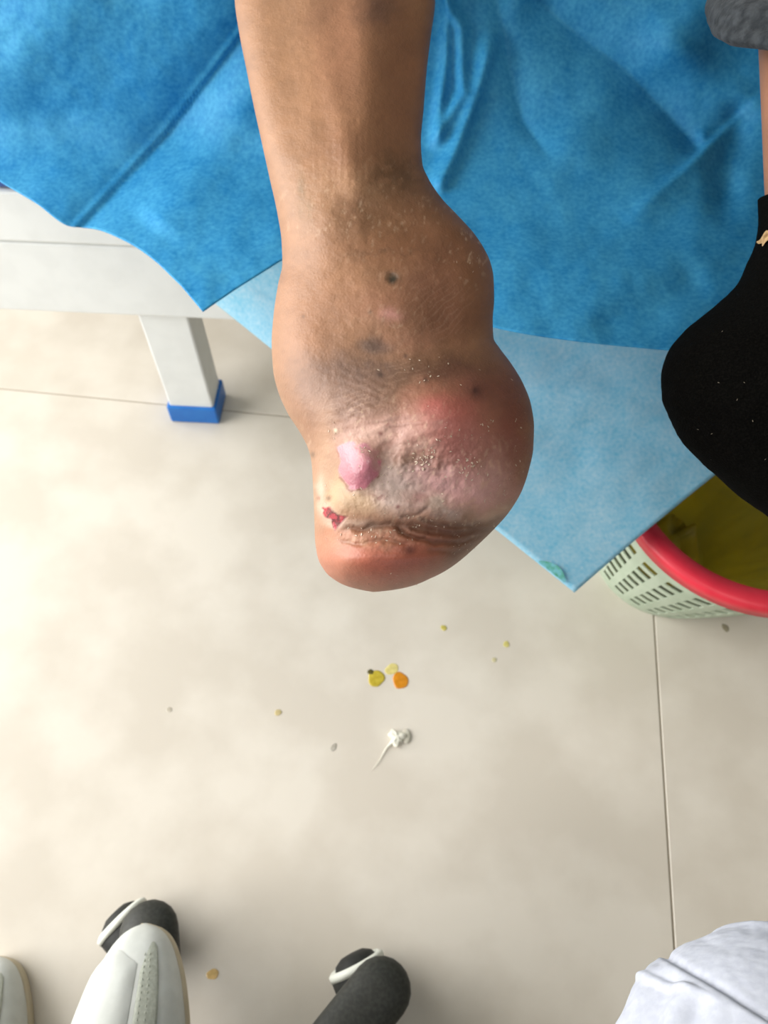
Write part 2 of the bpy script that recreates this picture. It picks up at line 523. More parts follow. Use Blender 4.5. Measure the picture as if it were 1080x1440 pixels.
h = np.zeros_like(t)
h += fold([(420, -70), (345, 45), (235, 190), (112, 322)], 34, 40, -.020, (.2, .0001))     # long crease on the left
h += fold([(410, -70), (338, 42), (228, 187), (105, 318)], 9, 4, .0035, (.2, .0001), 2)
h += fold([(395, 80), (300, 215), (215, 330)], 40, 40, .006, (.3, .1), 2)
h += fold([(140, -60), (60, 60), (-60, 160)], 70, 60, .010, (.2, .2), 2)
h += fold([(600, -60), (648, 40), (650, 130), (604, 215)], 10, 8, .010, (.1, .1), 2)
h += fold([(700, 30), (672, 130), (640, 215), (612, 275)], 9, 16, .012, (.2, .1), 2)
h += fold([(628, -40), (628, 80), (612, 200)], 8, 8, .008, (.1, .1), 2)
h += fold([(690, -40), (716, 90), (735, 170), (790, 245)], 22, 14, -.009, (.1, .3), 1.2)
h += fold([(730, -20), (800, 40), (880, 100), (988, 214)], 46, 40, -.022, (.15, .02))
h += fold([(990, 175), (985, 212), (930, 262), (868, 318)], 20, 10, .006, (.1, .35), 1.2)
h += fold([(1040, -40), (950, 40), (930, 120)], 50, 40, .016, (.2, .3), 2)
h += fold([(1050, 130), (1020, 240), (1015, 330)], 24, 24, -.012, (.2, .3), 2)
h += .006 * np.exp(-((U - 815) / 40) ** 2 - ((Vv - 205) / 34) ** 2)
h += fold([(600, 330), (760, 318), (900, 330), (1000, 300)], 36, 30, -.008, (.2, .2), 2)
h += fold([(830, 470), (920, 430), (1000, 380)], 30, 30, -.006, (.2, .2), 2)
h += (fbm(U / 130, Vv / 130, 5) - .5) * .012 + (fbm(U / 36, Vv / 36, 9) - .5) * .0010

t = t - h
V = at(U, Vv, t)
up = mesh_np('drape_sheet', V, grid_faces(len(uu), NV), M_DRAPE, origin=(0, .72, .46))
sol = up.modifiers.new('thickness', 'SOLIDIFY'); sol.thickness = .0008; sol.offset = 1
tag(up, 'deep blue creased upper sheet spread over the couch behind the bare leg', 'sheet')

# ------------------------------------------------------------------ patient
VL = [-420, -300, 0, 50, 100, 150, 200, 250, 300, 340, 370, 400, 440, 480, 520, 550, 580, 610, 630, 650, 680, 700, 730, 760, 780]
XL = [330, 322, 330, 337, 347, 357, 368, 379, 390, 396, 397, 391, 385, 382, 384, 391, 404, 423, 433, 438, 440, 441, 442, 443, 446]
VR = [-420, -300, 0, 50, 100, 150, 200, 230, 250, 280, 300, 330, 350, 370, 390, 420, 450, 475, 490, 510, 540, 570, 600, 630, 660, 690, 720, 745, 770, 780]
XR = [590, 604, 612, 606, 600, 596, 592, 594, 602, 622, 641, 668, 681, 690, 694, 695, 693, 694, 703, 718, 736, 747, 751, 750, 744, 734, 716, 694, 668, 657]
rows = np.concatenate([np.arange(-420, 0, 12.0), np.arange(0, 780, 1.5), 780 + 52.5 * np.sin(np.linspace(0, np.pi / 2, 44))])
th = np.concatenate([np.linspace(0, np.pi, 300), np.linspace(np.pi, 2 * np.pi, 60)[1:-1]])


def px_loft(rows, xl, xr, t0, df, db, th, ex=1.0):
    xc = (xl + xr) / 2; hw = (xr - xl) / 2
    c, s = np.cos(th), np.sin(th)
    X = xc[:, None] + hw[:, None] * np.sign(c) * np.abs(c) ** ex
    D = np.where(s > 0, df[:, None], db[:, None]) * np.sign(s) * np.abs(s) ** ex
    return X, np.repeat(rows[:, None], len(th), 1), t0[:, None] - D


cap = np.clip((rows - 780) / 52.5, 0, 1)
capf = np.maximum((1 - cap ** 1.75), 0) ** .58
LB = [780, 790, 800, 808, 815, 820, 825, 829, 831.5, 832.5]
xl = np.where(rows > 780, pchip(rows, LB, [446, 449, 455, 461, 470, 478, 490, 505, 518, 524]), pchip(rows, VL, XL))
xr = np.where(rows > 780, pchip(rows, LB, [657, 645, 631, 617, 602, 591, 576, 557, 538, 526]), pchip(rows, VR, XR))
KV = [-420, -200, 0, 250, 350, 450, 600, 700, 780, 833]
t0 = pchip(rows, KV, [.66, .61, .555, .490, .480, .472, .462, .460, .462, .466])
df = pchip(rows, KV, [.06, .06, .054, .043, .045, .048, .058, .058, .044, .044])
db = pchip(rows, KV, [.065, .065, .058, .048, .056, .064, .064, .056, .046, .046])
df = np.where(rows > 780, df * np.maximum(capf, .001), df); db = np.where(rows > 780, db * np.maximum(capf, .001), db)
LU, LV, LT = px_loft(rows, xl, xr, t0, df, db, th, .92)
front = np.clip(np.sin(th), 0, 1)[None, :] ** .7


def blob(u, v, ru, rv, rot=0.0, U_=None, V_=None, p=2.0):
    a = math.radians(rot); x = (U_ - u); y = (V_ - v)
    xx = (x * math.cos(a) + y * math.sin(a)) / ru; yy = (-x * math.sin(a) + y * math.cos(a)) / rv
    return np.exp(-(xx * xx + yy * yy) ** (p / 2))


g = lambda *a, **kw: blob(*a, U_=LU, V_=LV, **kw)
H = np.zeros_like(LT)                         # relief towards the viewer, metres
H += .0075 * g(515, 90, 34, 170, 2)           # shin ridge
H += -.006 * g(590, 120, 34, 170, 3)
H += -.004 * g(400, 80, 30, 170, -6)
H += .004 * g(450, 330, 40, 60)
H += .0035 * g(480, 180, 20, 110, -10)
H += .006 * g(668, 400, 30, 60)               # ankle bone
H += .004 * g(560, 430, 60, 40)
H += .003 * g(420, 490, 36, 70)
H += -.004 * g(600, 330, 90, 20, 20)
H += .010 * g(640, 585, 70, 55, -20)          # red swelling
H += .006 * g(700, 640, 40, 60)
H += .0085 * g(503, 652, 30, 32, p=2.6)         # pink knob
H += -.003 * g(545, 640, 14, 46, 20)
H += -.006 * g(590, 690, 60, 18, 10)
H += -.004 * g(582, 648, 30, 22)
H += .004 * g(470, 705, 26, 22, 30)
def line_mask(pts, wid, fade=.12):
    sd, al = seg_dist(LU + wu0, LV + wv0, pts)
    return np.exp(-(sd / wid) ** 2) * smooth(0, fade, al + 1e-9) * smooth(0, fade, 1 - al + 1e-9)


wu0 = (fbm(LU / 16, LV / 16, 12) - .5) * 8; wv0 = (fbm(LU / 16, LV / 16, 14) - .5) * 8
CREASES = [([(470, 742), (510, 744), (550, 738), (590, 742), (640, 752), (690, 742), (735, 715)], 5.0, .0030, .5),
           ([(548, 738), (575, 752), (610, 764), (650, 764), (690, 748)], 4.0, .0028, .5),
           ([(585, 728), (620, 738), (665, 740), (710, 726)], 4.0, .0024, .45),
           ([(470, 758), (500, 766), (535, 760), (580, 768)], 3.0, .0012, .25),
           ([(560, 728), (585, 722), (606, 712)], 3.0, .0012, .35),
           ([(600, 775), (640, 778), (668, 764)], 3.0, .0012, .3)]
CM = [line_mask(p_, w_) for p_, w_, d_, k_ in CREASES]
for m__, (p_, w_, d_, k_) in zip(CM, CREASES):
    H += -d_ * m__
H += -.0035 * np.exp(-((LV - 741) / 16) ** 2) * smooth(470, 540, LU) * (1 - smooth(640, 720, LU))
H += .007 * g(545, 792, 90, 34)               # plantar lobe
H += .005 * g(480, 790, 40, 34)
# open wound: a wedge widening to the lower right
_a = math.radians(41); ws = (LU - 453) * math.cos(_a) + (LV - 713) * math.sin(_a); wn = -(LU - 453) * math.sin(_a) + (LV - 713) * math.cos(_a)
wn = wn + (fbm(LU / 5, LV / 5, 19) - .5) * 5
whw = 1.6 + ws * .32 + 2.2 * np.sin(ws / 5.0) * (ws > 6)
WOUND = smooth(-1, 2, ws) * (1 - smooth(33, 38, ws)) * (1 - smooth(-1.6, 1.2, np.abs(wn) - whw))
H += -.0012 * WOUND * (.7 + .6 * fbm(LU / 3, LV / 3, 23))
H += -.0015 * g(552, 391, 8, 7, p=4)
H += (fbm(LU / 46, LV / 46, 2) - .5) * .0022 + (fbm(LU / 12, LV / 12, 4) - .5) * .00028
H += .00028 * np.sin((LV + .2 * LU + 22 * fbm(LU / 26, LV / 26, 15)) / 2.6) * g(540, 590, 90, 40) + .0005 * (fbm(LU / 5, LV / 5, 17) - .5) * g(590, 650, 60, 40) * 3
scarm = smooth(585, 640, LV) * (1 - smooth(745, 790, LV))
H += (fbm(LU / 8, LV / 8, 6) - .5) * .0009 * scarm * (1 - g(503, 651, 34, 34, p=6))
# fine creases across the dark skin above the scar
crz = np.sin((LV - .35 * LU + 14 * fbm(LU / 30, LV / 30, 8)) / 1.9)
H += .00014 * crz * g(500, 560, 60, 45)
H += .00006 * np.sin((LU + 6 * fbm(LU / 20, LV / 20, 5)) / 1.5) * g(500, 215, 60, 50)
LT = LT - H * front
LT_full = LT
VB = at(LU, LV, LT)
nR, nC = LU.shape
FB = [tuple(f) for f in grid_faces(nR, nC, True)]
FB.append(tuple(range(nC))); FB.append(tuple(range(nC * (nR - 1), nC * nR))[::-1])

# colour of the skin, feature by feature
wu = (fbm(LU / 22, LV / 22, 12) - .5) * 26; wv2 = (fbm(LU / 22, LV / 22, 14) - .5) * 26
WU = LU + wu; WV = LV + wv2
CB = np.ones((nR, nC, 3)) * lin(168, 124, 90)
RG = np.full((nR, nC), .52)


def paint(u, v, ru, rv, col, k=1.0, rot=0.0, p=2.0, warp=1.0, rough=None, tex=0.0):
    global CB, RG
    w_ = np.clip(blob(u, v, ru, rv, rot, U_=LU + wu * warp, V_=LV + wv2 * warp, p=p) * k, 0, 1)
    if tex: w_ = w_ * np.clip(1 - tex + tex * 2 * smooth(.4, .62, fbm(LU / 9, LV / 9, int(u) % 13)), 0, 1)
    CB = CB * (1 - w_[..., None]) + lin(*col) * w_[..., None]
    if rough is not None: RG = RG * (1 - w_) + rough * w_


paint(560, 100, 60, 220, (150, 98, 66), .75)
paint(480, 60, 40, 120, (176, 122, 92), .6)
paint(530, 5, 30, 30, (104, 70, 58), .7)
paint(445, 20, 22, 24, (150, 106, 82), .4)
paint(500, 215, 50, 34, (150, 102, 72), .6)
paint(500, 265, 90, 36, (186, 142, 108), .55, tex=.6)
paint(425, 280, 10, 36, (120, 98, 62), .6, tex=.5)
paint(560, 245, 40, 30, (96, 66, 40), .75, tex=.4)
paint(495, 300, 28, 24, (122, 84, 58), .7, tex=.3)
paint(590, 290, 40, 40, (112, 74, 50), .6)
paint(560, 350, 100, 36, (138, 90, 60), .6)
paint(640, 360, 60, 80, (126, 78, 52), .7)
paint(555, 356, 50, 4, (92, 62, 40), .5, tex=.6)
paint(440, 470, 60, 110, (176, 126, 94), .6)
paint(540, 430, 60, 40, (160, 108, 84), .6)
paint(630, 450, 60, 60, (126, 78, 58), .7)
paint(600, 400, 40, 30, (132, 86, 66), .5)
paint(552, 391, 9, 8, (38, 40, 32), 1.0, p=3, warp=.35, rough=.35)
paint(549, 444, 14, 8, (206, 146, 134), .9, warp=.5)
paint(527, 487, 24, 11, (88, 74, 68), .9, p=3, warp=.5)
paint(545, 385, 16, 5, (200, 160, 130), .25)
paint(500, 545, 80, 55, (126, 96, 82), .85)
paint(470, 560, 60, 40, (150, 116, 98), .5)
paint(575, 480, 40, 20, (170, 118, 96), .5)
paint(520, 520, 60, 22, (104, 82, 74), .6, tex=.4)
paint(625, 520, 60, 20, (92, 60, 44), .85, rot=-6)
paint(680, 545, 46, 34, (110, 62, 50), .75)
paint(720, 600, 32, 90, (128, 68, 52), .85)
paint(628, 580, 46, 34, (164, 78, 72), .9, rough=.42)
paint(605, 578, 22, 20, (188, 96, 90), .6)
paint(668, 548, 12, 10, (84, 46, 38), .6, warp=.5)
paint(650, 620, 60, 34, (170, 98, 92), .8)
paint(560, 610, 70, 30, (192, 148, 132), .85)
paint(530, 600, 30, 16, (214, 172, 156), .6)
paint(580, 650, 100, 60, (188, 138, 128), .8, rough=.45)
paint(660, 680, 60, 36, (190, 130, 128), .85, rough=.42)
paint(555, 690, 60, 36, (196, 172, 164), .9, rough=.42)
paint(560, 660, 30, 16, (184, 170, 160), .5)
paint(575, 646, 34, 20, (132, 100, 78), .9, tex=.3)
paint(604, 655, 24, 18, (104, 64, 50), .75, tex=.6)
paint(585, 625, 34, 5, (206, 176, 160), .5, rot=-4, tex=.4)
paint(548, 640, 6, 18, (206, 180, 166), .45, rot=30)
paint(665, 642, 30, 20, (156, 92, 86), .5, tex=.4)
paint(678, 650, 14, 22, (122, 92, 62), .4)
paint(590, 700, 16, 12, (178, 108, 110), .7)
paint(668, 690, 44, 24, (232, 178, 172), .75, rot=8, rough=.38)
paint(612, 672, 34, 14, (214, 166, 164), .7, rot=14)
paint(545, 692, 34, 26, (216, 192, 182), .6)
paint(522, 612, 34, 14, (226, 186, 168), .6, rot=-14)
paint(560, 628, 12, 40, (206, 160, 144), .5, rot=30)
paint(640, 600, 40, 40, (180, 92, 84), .45)
paint(690, 670, 24, 40, (206, 158, 148), .55, rot=14, tex=.5)
paint(620, 712, 40, 14, (204, 184, 170), .7, rot=18, tex=.4)
paint(700, 722, 36, 8, (206, 172, 146), .6, rot=-14, tex=.4)
paint(495, 705, 46, 24, (196, 162, 124), .85, rot=18)
paint(470, 690, 20, 26, (200, 168, 126), .7)
paint(455, 640, 14, 60, (188, 148, 118), .8)
for a_, b_, c_, d_ in ((449, 690, 6, 22), (458, 715, 8, 10), (478, 736, 18, 6), (512, 738, 26, 5)):
    paint(a_, b_, c_, d_, (222, 200, 180), .7, warp=.4)
kx = LU + wu * .7 - 503; ky = LV + wv2 * .7 - 652
ka = np.arctan2(ky, kx); kr = 33 * (1 + .10 * np.cos(3 * ka + .4) + .07 * np.cos(5 * ka - 1.2))
KN = 1 - smooth(-3.5, 1.5, np.hypot(kx, ky) - kr)
KN = KN * (1 - .65 * smooth(6, 30, kx - ky) * smooth(.35, .6, fbm(LU / 9, LV / 9, 77)))
kcol = (lin(206, 140, 150) * (1 - smooth(-20, 30, ky + kx)[..., None]) + lin(192, 118, 130) * smooth(-20, 30, ky + kx)[..., None])  # shading painted into the knob: paler upper left, darker lower right
CB = CB * (1 - KN[..., None]) + kcol * KN[..., None]; RG = RG * (1 - KN) + .26 * KN
ring = np.exp(-((np.hypot(kx, ky) - kr - .5) / 1.7) ** 2)
ring *= smooth(.42, .6, fbm(LU / 9, LV / 9, 21)) * smooth(-30, 10, ky - .3 * kx) * .9
CB = CB * (1 - ring[..., None]) + lin(150, 96, 76) * ring[..., None]
paint(530, 695, 14, 9, (120, 52, 50), .75, tex=.8, warp=.6)
paint(620, 744, 60, 12, (112, 76, 58), .7, rot=3, tex=.3)
paint(640, 752, 60, 16, (104, 72, 56), .85)
paint(530, 790, 90, 40, (188, 104, 84), .9, rough=.42)
paint(590, 790, 50, 34, (176, 92, 74), .6)
paint(470, 790, 30, 40, (190, 122, 96), .8)
paint(500, 762, 60, 9, (196, 148, 116), .7, tex=.5)
paint(650, 775, 40, 24, (120, 80, 62), .7, rot=-30)
paint(578, 775, 7, 8, (104, 50, 40), .85, warp=.3)
paint(520, 770, 8, 20, (206, 128, 104), .35)
for m__, (p_, w_, d_, k_) in zip(CM, CREASES):
    k_ = (k_ * m__ ** .7)[..., None]
    CB = CB * (1 - k_) + lin(104, 70, 54) * k_
# wound: raw flesh with a pale rim
paint(465, 726, 24, 11, (214, 176, 156), .55, rot=42, p=4, warp=.3)
wcol = lin(176, 44, 58) * (1 - smooth(.42, .6, fbm(LU / 4, LV / 4, 27)))[..., None] + lin(104, 12, 24) * smooth(.42, .6, fbm(LU / 4, LV / 4, 27))[..., None]
CB = CB * (1 - WOUND[..., None]) + wcol * WOUND[..., None]
RG = RG * (1 - WOUND) + .25 * WOUND
# pale arcs of stretched skin round the right of the scar
for rad_, wdt_, al_ in ((60, 2.6, .5), (71, 3.0, .45), (84, 2.2, .3)):
    dx_ = LU + wu * .8 - 632; dy_ = (LV + wv2 * .8 - 648) * .92
    aw = np.degrees(np.arctan2(dy_, dx_))
    k_ = np.exp(-((np.hypot(dx_, dy_) - rad_) / wdt_) ** 2) * smooth(-40, -5, aw) * (1 - smooth(55, 85, aw)) * al_ * smooth(.38, .62, fbm(LU / 11, LV / 11, 59))
    CB = CB * (1 - k_[..., None]) + lin(216, 172, 146) * k_[..., None]
# light wrinkle lines in the dark skin above the scar
for (cu_, cv_, ru_, rv_, fx_, fy_, al_) in ((505, 572, 46, 26, .30, 1.0, .5), (560, 520, 50, 30, .25, .9, .25), (455, 590, 26, 40, .9, .5, .25), (610, 440, 60, 50, .7, .7, .22)):
    ph = (LU * fx_ + LV * fy_ + 16 * fbm(LU / 26, LV / 26, 53)) / 1.15
    k_ = np.clip(np.sin(ph), 0, 1) ** 3 * g(cu_, cv_, ru_, rv_) * al_ * smooth(.35, .6, fbm(LU / 12, LV / 12, 57))
    CB = CB * (1 - k_[..., None]) + lin(196, 160, 136) * k_[..., None]
for (a_, b_, r_, c_) in ((472, 605, 3, (232, 220, 190)), (535, 527, 4, (70, 52, 46)), (535, 610, 3, (120, 60, 52)), (545, 598, 3, (130, 66, 58)),
                         (667, 548, 5, (78, 44, 36)), (440, 640, 4, (120, 90, 66)), (447, 700, 3, (150, 90, 66)), (462, 700, 4, (118, 82, 50)), (560, 712, 3, (120, 60, 56)),
                         (600, 535, 4, (80, 56, 44)), (428, 445, 3, (130, 92, 66)), (520, 440, 3, (120, 84, 66)), (570, 500, 3, (100, 70, 56))):
    paint(a_, b_, r_, r_, c_, .85, warp=.2)
# mottling and dry white scale
mo = fbm(LU / 30, LV / 30, 31) * .6 + fbm(LU / 7, LV / 7, 33) * .4
CB *= (.55 + .37 * mo)[..., None]
sc = smooth(.60, .74, fbm(LU / 5, LV / 9, 41)) * (g(520, 300, 120, 60) * .5 + g(660, 350, 30, 46) * .9 + g(540, 590, 90, 40) * .6 + g(640, 660, 90, 50) * .6 + g(440, 660, 16, 60) * .5 + g(600, 740, 90, 20) * .7 + g(560, 440, 60, 50) * .35)
hatch = np.sin((LU * .8 + LV * .6 + 30 * fbm(LU / 25, LV / 25, 51)) / 1.6)
sc = np.clip(sc * (.55 + .45 * hatch), 0, 1) * .55
CB = CB * (1 - sc[..., None]) + lin(214, 186, 158) * sc[..., None]

# second leg (foot inside the sock is part of the same skin)
r2 = np.concatenate([np.arange(-420, 760, 10.0), 760 + 70 * np.sin(np.linspace(0, np.pi / 2, 14))])
th2 = np.linspace(0, 2 * np.pi, 72, endpoint=False)
V2 = [-420, -200, 0, 60, 150, 250, 300, 340, 370, 400, 430, 470, 500, 530, 560, 590, 620, 650, 670, 700, 725, 760, 830]
X2 = [1035, 1046, 1056, 1059, 1063, 1067, 1069, 1064, 1053, 1040, 1010, 962, 940, 932, 934, 945, 961, 990, 1012, 1046, 1082, 1122, 1220]
X2R = [1330, 1335, 1330, 1322, 1312, 1305, 1306, 1310, 1318, 1330, 1345, 1365, 1378, 1388, 1395, 1398, 1396, 1390, 1384, 1370, 1355, 1325, 1235]
c2 = np.maximum(1 - np.clip((r2 - 760) / 70, 0, 1) ** 2, 0) ** .5


def leg2(rows, grow=0.0):
    cc = np.maximum(1 - np.clip((rows - 760) / 70, 0, 1) ** 2, 0) ** .5
    xl2 = pchip(np.minimum(rows, 760), V2[:-1], X2[:-1]) - grow
    xr2 = pchip(np.minimum(rows, 760), V2[:-1], X2R[:-1]) + grow
    mid = (xl2 + xr2) / 2; hw = (xr2 - xl2) / 2 * np.maximum(cc, .002)
    gm = grow * .5 / F
    t2 = pchip(rows, [-420, 0, 300, 500, 700, 830], [.66, .57, .525, .512, .512, .515])
    d2 = pchip(rows, [-420, 0, 300, 420, 560, 760, 830], [.062, .056, .046, .060, .068, .050, .045]) * np.maximum(cc, .002) + gm * np.maximum(cc, .002)
    b2 = pchip(rows, [-420, 0, 300, 420, 560, 760, 830], [.065, .058, .048, .060, .062, .050, .045]) * np.maximum(cc, .002) + gm * np.maximum(cc, .002)
    return mid - hw, mid + hw, t2, d2, b2


a2 = leg2(r2, -7.0)
U2, W2, T2 = px_loft(r2, *a2, th2)
VB2 = at(U2, W2, T2)
n0 = nR * nC
FB2 = [tuple(int(i) + n0 for i in f) for f in grid_faces(len(r2), len(th2), True)]
FB2.append(tuple(range(n0, n0 + len(th2)))); FB2.append(tuple(range(n0 + len(th2) * (len(r2) - 1), n0 + len(th2) * len(r2)))[::-1])
person = empty('person', (.12, .95, .452), 'patient whose bare leg ends in a healed forefoot stump, other foot in a black sock', 'person')
allV = np.concatenate([VB.reshape(-1, 3), VB2.reshape(-1, 3)])
body = mesh_np('bare_legs', allV, FB + FB2, M_SKIN)
fix_normals(body)
C2 = np.ones((VB2.size // 3, 3)) * lin(166, 116, 86) * (.72 + .3 * fbm(U2.ravel() / 30, W2.ravel() / 30, 61))[:, None]
allC = np.concatenate([np.clip(CB, 0, 1).reshape(-1, 3), C2])
ca = body.data.color_attributes.new('skin_colour', 'FLOAT_COLOR', 'POINT')
ca.data.foreach_set('color', np.concatenate([allC, np.ones((len(allC), 1))], 1).astype(np.float32).ravel())
ra_ = body.data.attributes.new('skin_rough', 'FLOAT', 'POINT')
ra_.data.foreach_set('value', np.concatenate([RG.ravel(), np.full(len(C2), .5)]).astype(np.float32))
under(body, person)

# loose dry flakes on the stump
fv, ff = [], []
spots = [(590, 650, 16, 16, 40), (662, 658, 16, 14, 40), (605, 640, 8, 10, 16), (680, 600, 10, 12, 14), (730, 590, 16, 50, 26), (600, 730, 70, 14, 40), (520, 755, 50, 12, 36),
         (650, 770, 26, 14, 22), (545, 815, 50, 10, 22), (470, 610, 6, 10, 8), (512, 632, 12, 5, 10), (540, 670, 8, 14, 14), (600, 520, 40, 16, 26), (670, 350, 18, 28, 22), (560, 680, 70, 40, 40),
         (700, 700, 18, 26, 30), (455, 660, 8, 40, 12), (620, 620, 60, 30, 26)]
for (cu, cv, su, sv, cnt) in spots:
    for _ in range(int(cnt * .7)):
        u0 = random.gauss(cu, su * .6); v0 = random.gauss(cv, sv * .6)
        if v0 > 826 or v0 < 5: continue
        ri = int(np.argmin(np.abs(rows - v0)))
        half = np.arange(300)
        ci = int(np.argmin(np.abs(LU[ri, :300] - u0)))
        if ci < 12 or ci > 287: continue
        P0 = VB[ri, ci]
        ta = VB[min(ri + 2, nR - 1), ci] - P0; tb = VB[ri, ci + 2] - P0
        nn = np.cross(tb, ta); nn /= (np.linalg.norm(nn) + 1e-12)
        if nn @ (np.array([0, 0, CAMZ]) - P0) < 0: nn = -nn
        ta = ta / (np.linalg.norm(ta) + 1e-12); tb = np.cross(nn, ta)
        aa = random.uniform(0, 6.28); ln = random.uniform(.0003, .0009); wdt = ln * random.uniform(.25, .6)
        e1 = ta * math.cos(aa) + tb * math.sin(aa); e2 = -ta * math.sin(aa) + tb * math.cos(aa)
        b0 = len(fv); lift = random.uniform(.0001, .0006)
        for (x_, y_, z_) in ((-1, -.2, .1), (-.3, -1, .1), (.8, -.6, .4), (1, .4, 1), (0, 1, .5)):
            fv.append(P0 + e1 * x_ * ln + e2 * y_ * wdt + nn * (.00012 + z_ * lift))
        ff.append(tuple(range(b0, b0 + 5)))
fl = mesh_np('dry_skin_flakes', np.array(fv), ff, M_FLAKE, smoothed=False)
fl['kind'] = 'stuff'; fl['label'] = 'pale loose flakes of dry skin on the stump'
under(fl, person)

# black sock
r3 = np.concatenate([np.arange(268, 760, 6.0), 760 + 75 * np.sin(np.linspace(0, np.pi / 2, 16))])
th3 = np.linspace(0, 2 * np.pi, 96, endpoint=False)
s3 = leg2(r3, 0.0)
U3, W3, T3 = px_loft(r3, *s3, th3)
fr3 = np.sin(th3)[None, :]
slant = (1 - smooth(268, 400, W3))
W3 = W3 + slant * (-14 * fr3 - 16 * (np.cos(th3)[None, :] + 1) + 14)
rough3 = (fbm(U3 / 10, W3 / 10, 71) - .5) * .0022 + (fbm(U3 / 60, W3 / 60, 73) - .5) * .006
rough3 += .0025 * np.exp(-((W3 - 345 - 16 * np.sin(th3)[None, :]) / 12) ** 2) - .003 * np.exp(-((W3 - 372) / 12) ** 2)
T3 = T3 - rough3 * np.sign(np.sin(th3))[None, :]
U3 = U3 + (fbm(W3 / 6, U3 / 6, 75) - .5) * 2.5
# rolled hem: turn the first rows inward
V3 = at(U3, W3, T3)
sock = mesh_np('sock', V3, [tuple(f) for f in grid_faces(len(r3), len(th3), True)] + [tuple(range(len(th3) * (len(r3) - 1), len(th3) * len(r3)))], M_SOCK)
fix_normals(sock)
sol = sock.modifiers.new('thickness', 'SOLIDIFY'); sol.thickness = .0025; sol.offset = 0
sock['label'] = 'fuzzy black sock with light lint specks'
under(sock, person)
# lint specks and a frayed beige bit near the sock top
lv, lf = [], []
for _ in range(90):
    i = random.randrange(10, len(r3) - 14); j = random.randrange(10, 60)
    P0 = V3[i, j]; s_ = random.uniform(.0002, .0005)
    nn = np.array([0, 0, CAMZ]) - P0; nn /= np.linalg.norm(nn)
    a_ = np.cross(nn, [1, 0, 0]); a_ /= np.linalg.norm(a_); b_ = np.cross(nn, a_)
    q_ = random.uniform(0, 6.28); e1 = a_ * math.cos(q_) + b_ * math.sin(q_); e2 = np.cross(nn, e1)
    b0 = len(lv)
    for (x_, y_) in ((-2, 0), (0, -.7), (2, .2), (0, .7)):
        lv.append(P0 + nn * .0022 + e1 * x_ * s_ * .8 + e2 * y_ * s_ * .6)
    lf.append(tuple(range(b0, b0 + 4)))
ln_ = mesh_np('lint', np.array(lv), lf, M_LINT, smoothed=False)
ln_['kind'] = 'stuff'; under(ln_, sock); ln_.data.materials[0] = mat('grey_lint', lin(110, 104, 94), .9, .1, (300, 2, lin(140, 130, 116), .4, .6))
ii, jj = np.meshgrid(np.linspace(0, 1, 12), np.linspace(0, 1, 8), indexing='ij')
fu = 1064 + 26 * ii; fvv = 344 - 18 * ii + (jj - .5) * 16 * (.4 + .6 * np.sin(np.pi * np.clip(ii + .1, 0, 1))) + 3 * np.sin(9 * ii)
j0 = np.array([int(np.argmin(np.abs(U3[12, :48] - x_))) for x_ in fu.ravel()])
ft = T3[12, j0].reshape(fu.shape) - .004 - .001 * np.sin(8 * jj)
fray = mesh_np('frayed_patch', at(fu, fvv, ft), grid_faces(12, 8), M_LINT)
fray['label'] = 'frayed beige bit at the sock ankle'; under(fray, sock)

# charcoal trousers: rolled cuff over the second leg, seat and thighs outside the picture
rc = np.array([-420, -300, -200, -120, -70, -40, -20, -5, 10, 24, 34, 40, 40, 34, 22, 10], float)
gc = np.array([34, 38, 42, 46, 46, 34, 48, 56, 60, 60, 55, 45, 32, 20, 12, 8], float)
rc2 = np.interp(np.linspace(0, 15, 91), np.arange(16), rc); gc2 = np.interp(np.linspace(0, 15, 91), np.arange(16), gc)
base_l = leg2(np.minimum(rc2, 60))
xl_, xr_ = base_l[0] - gc2, base_l[1] + gc2
U4, W4, T4 = px_loft(rc2, xl_, xr_, base_l[2], base_l[3] + gc2 * .45 / F, base_l[4] + gc2 * .45 / F, th3)
lowr = smooth(-60, 20, W4)
W4 = W4 + lowr * (40 * np.sin(th3)[None, :] * (np.sin(th3)[None, :] > 0) + 4 * np.sin(5 * th3)[None, :])
T4 = T4 - np.sin(th3)[None, :] * ((fbm(U4 / 40, W4 / 25, 81) - .5) * .014)
U4 = U4 + (fbm(W4 / 22, T4 * 40, 83) - .5) * 10
VC = at(U4, W4, T4)
cuff = mesh_np('trouser_cuff', VC, grid_faces(len(rc2), len(th3), True), M_CUFF)
fix_normals(cuff)
sol = cuff.modifiers.new('thickness', 'SOLIDIFY'); sol.thickness = .003; sol.offset = 0
cuff['label'] = 'rolled charcoal fleece trouser cuff'
under(cuff, person)
kneeA = at(465, -330, .63); kneeB = at(1190, -330, .64)
tr = tube('trousers', [kneeA + [0, -.03, 0], kneeA + [.0, .08, .01], [-.02, 1.12, .61], [.10, 1.27, .572]], [.088, .095, .092, .11], M_CUFF, n=28)
under(tr, person)
tr2 = tube('trousers', [kneeB + [0, .01, 0], kneeB + [.0, .10, .01], [.34, 1.13, .61], [.22, 1.27, .572]], [.088, .095, .092, .11], M_CUFF, n=28)
under(tr2, person)

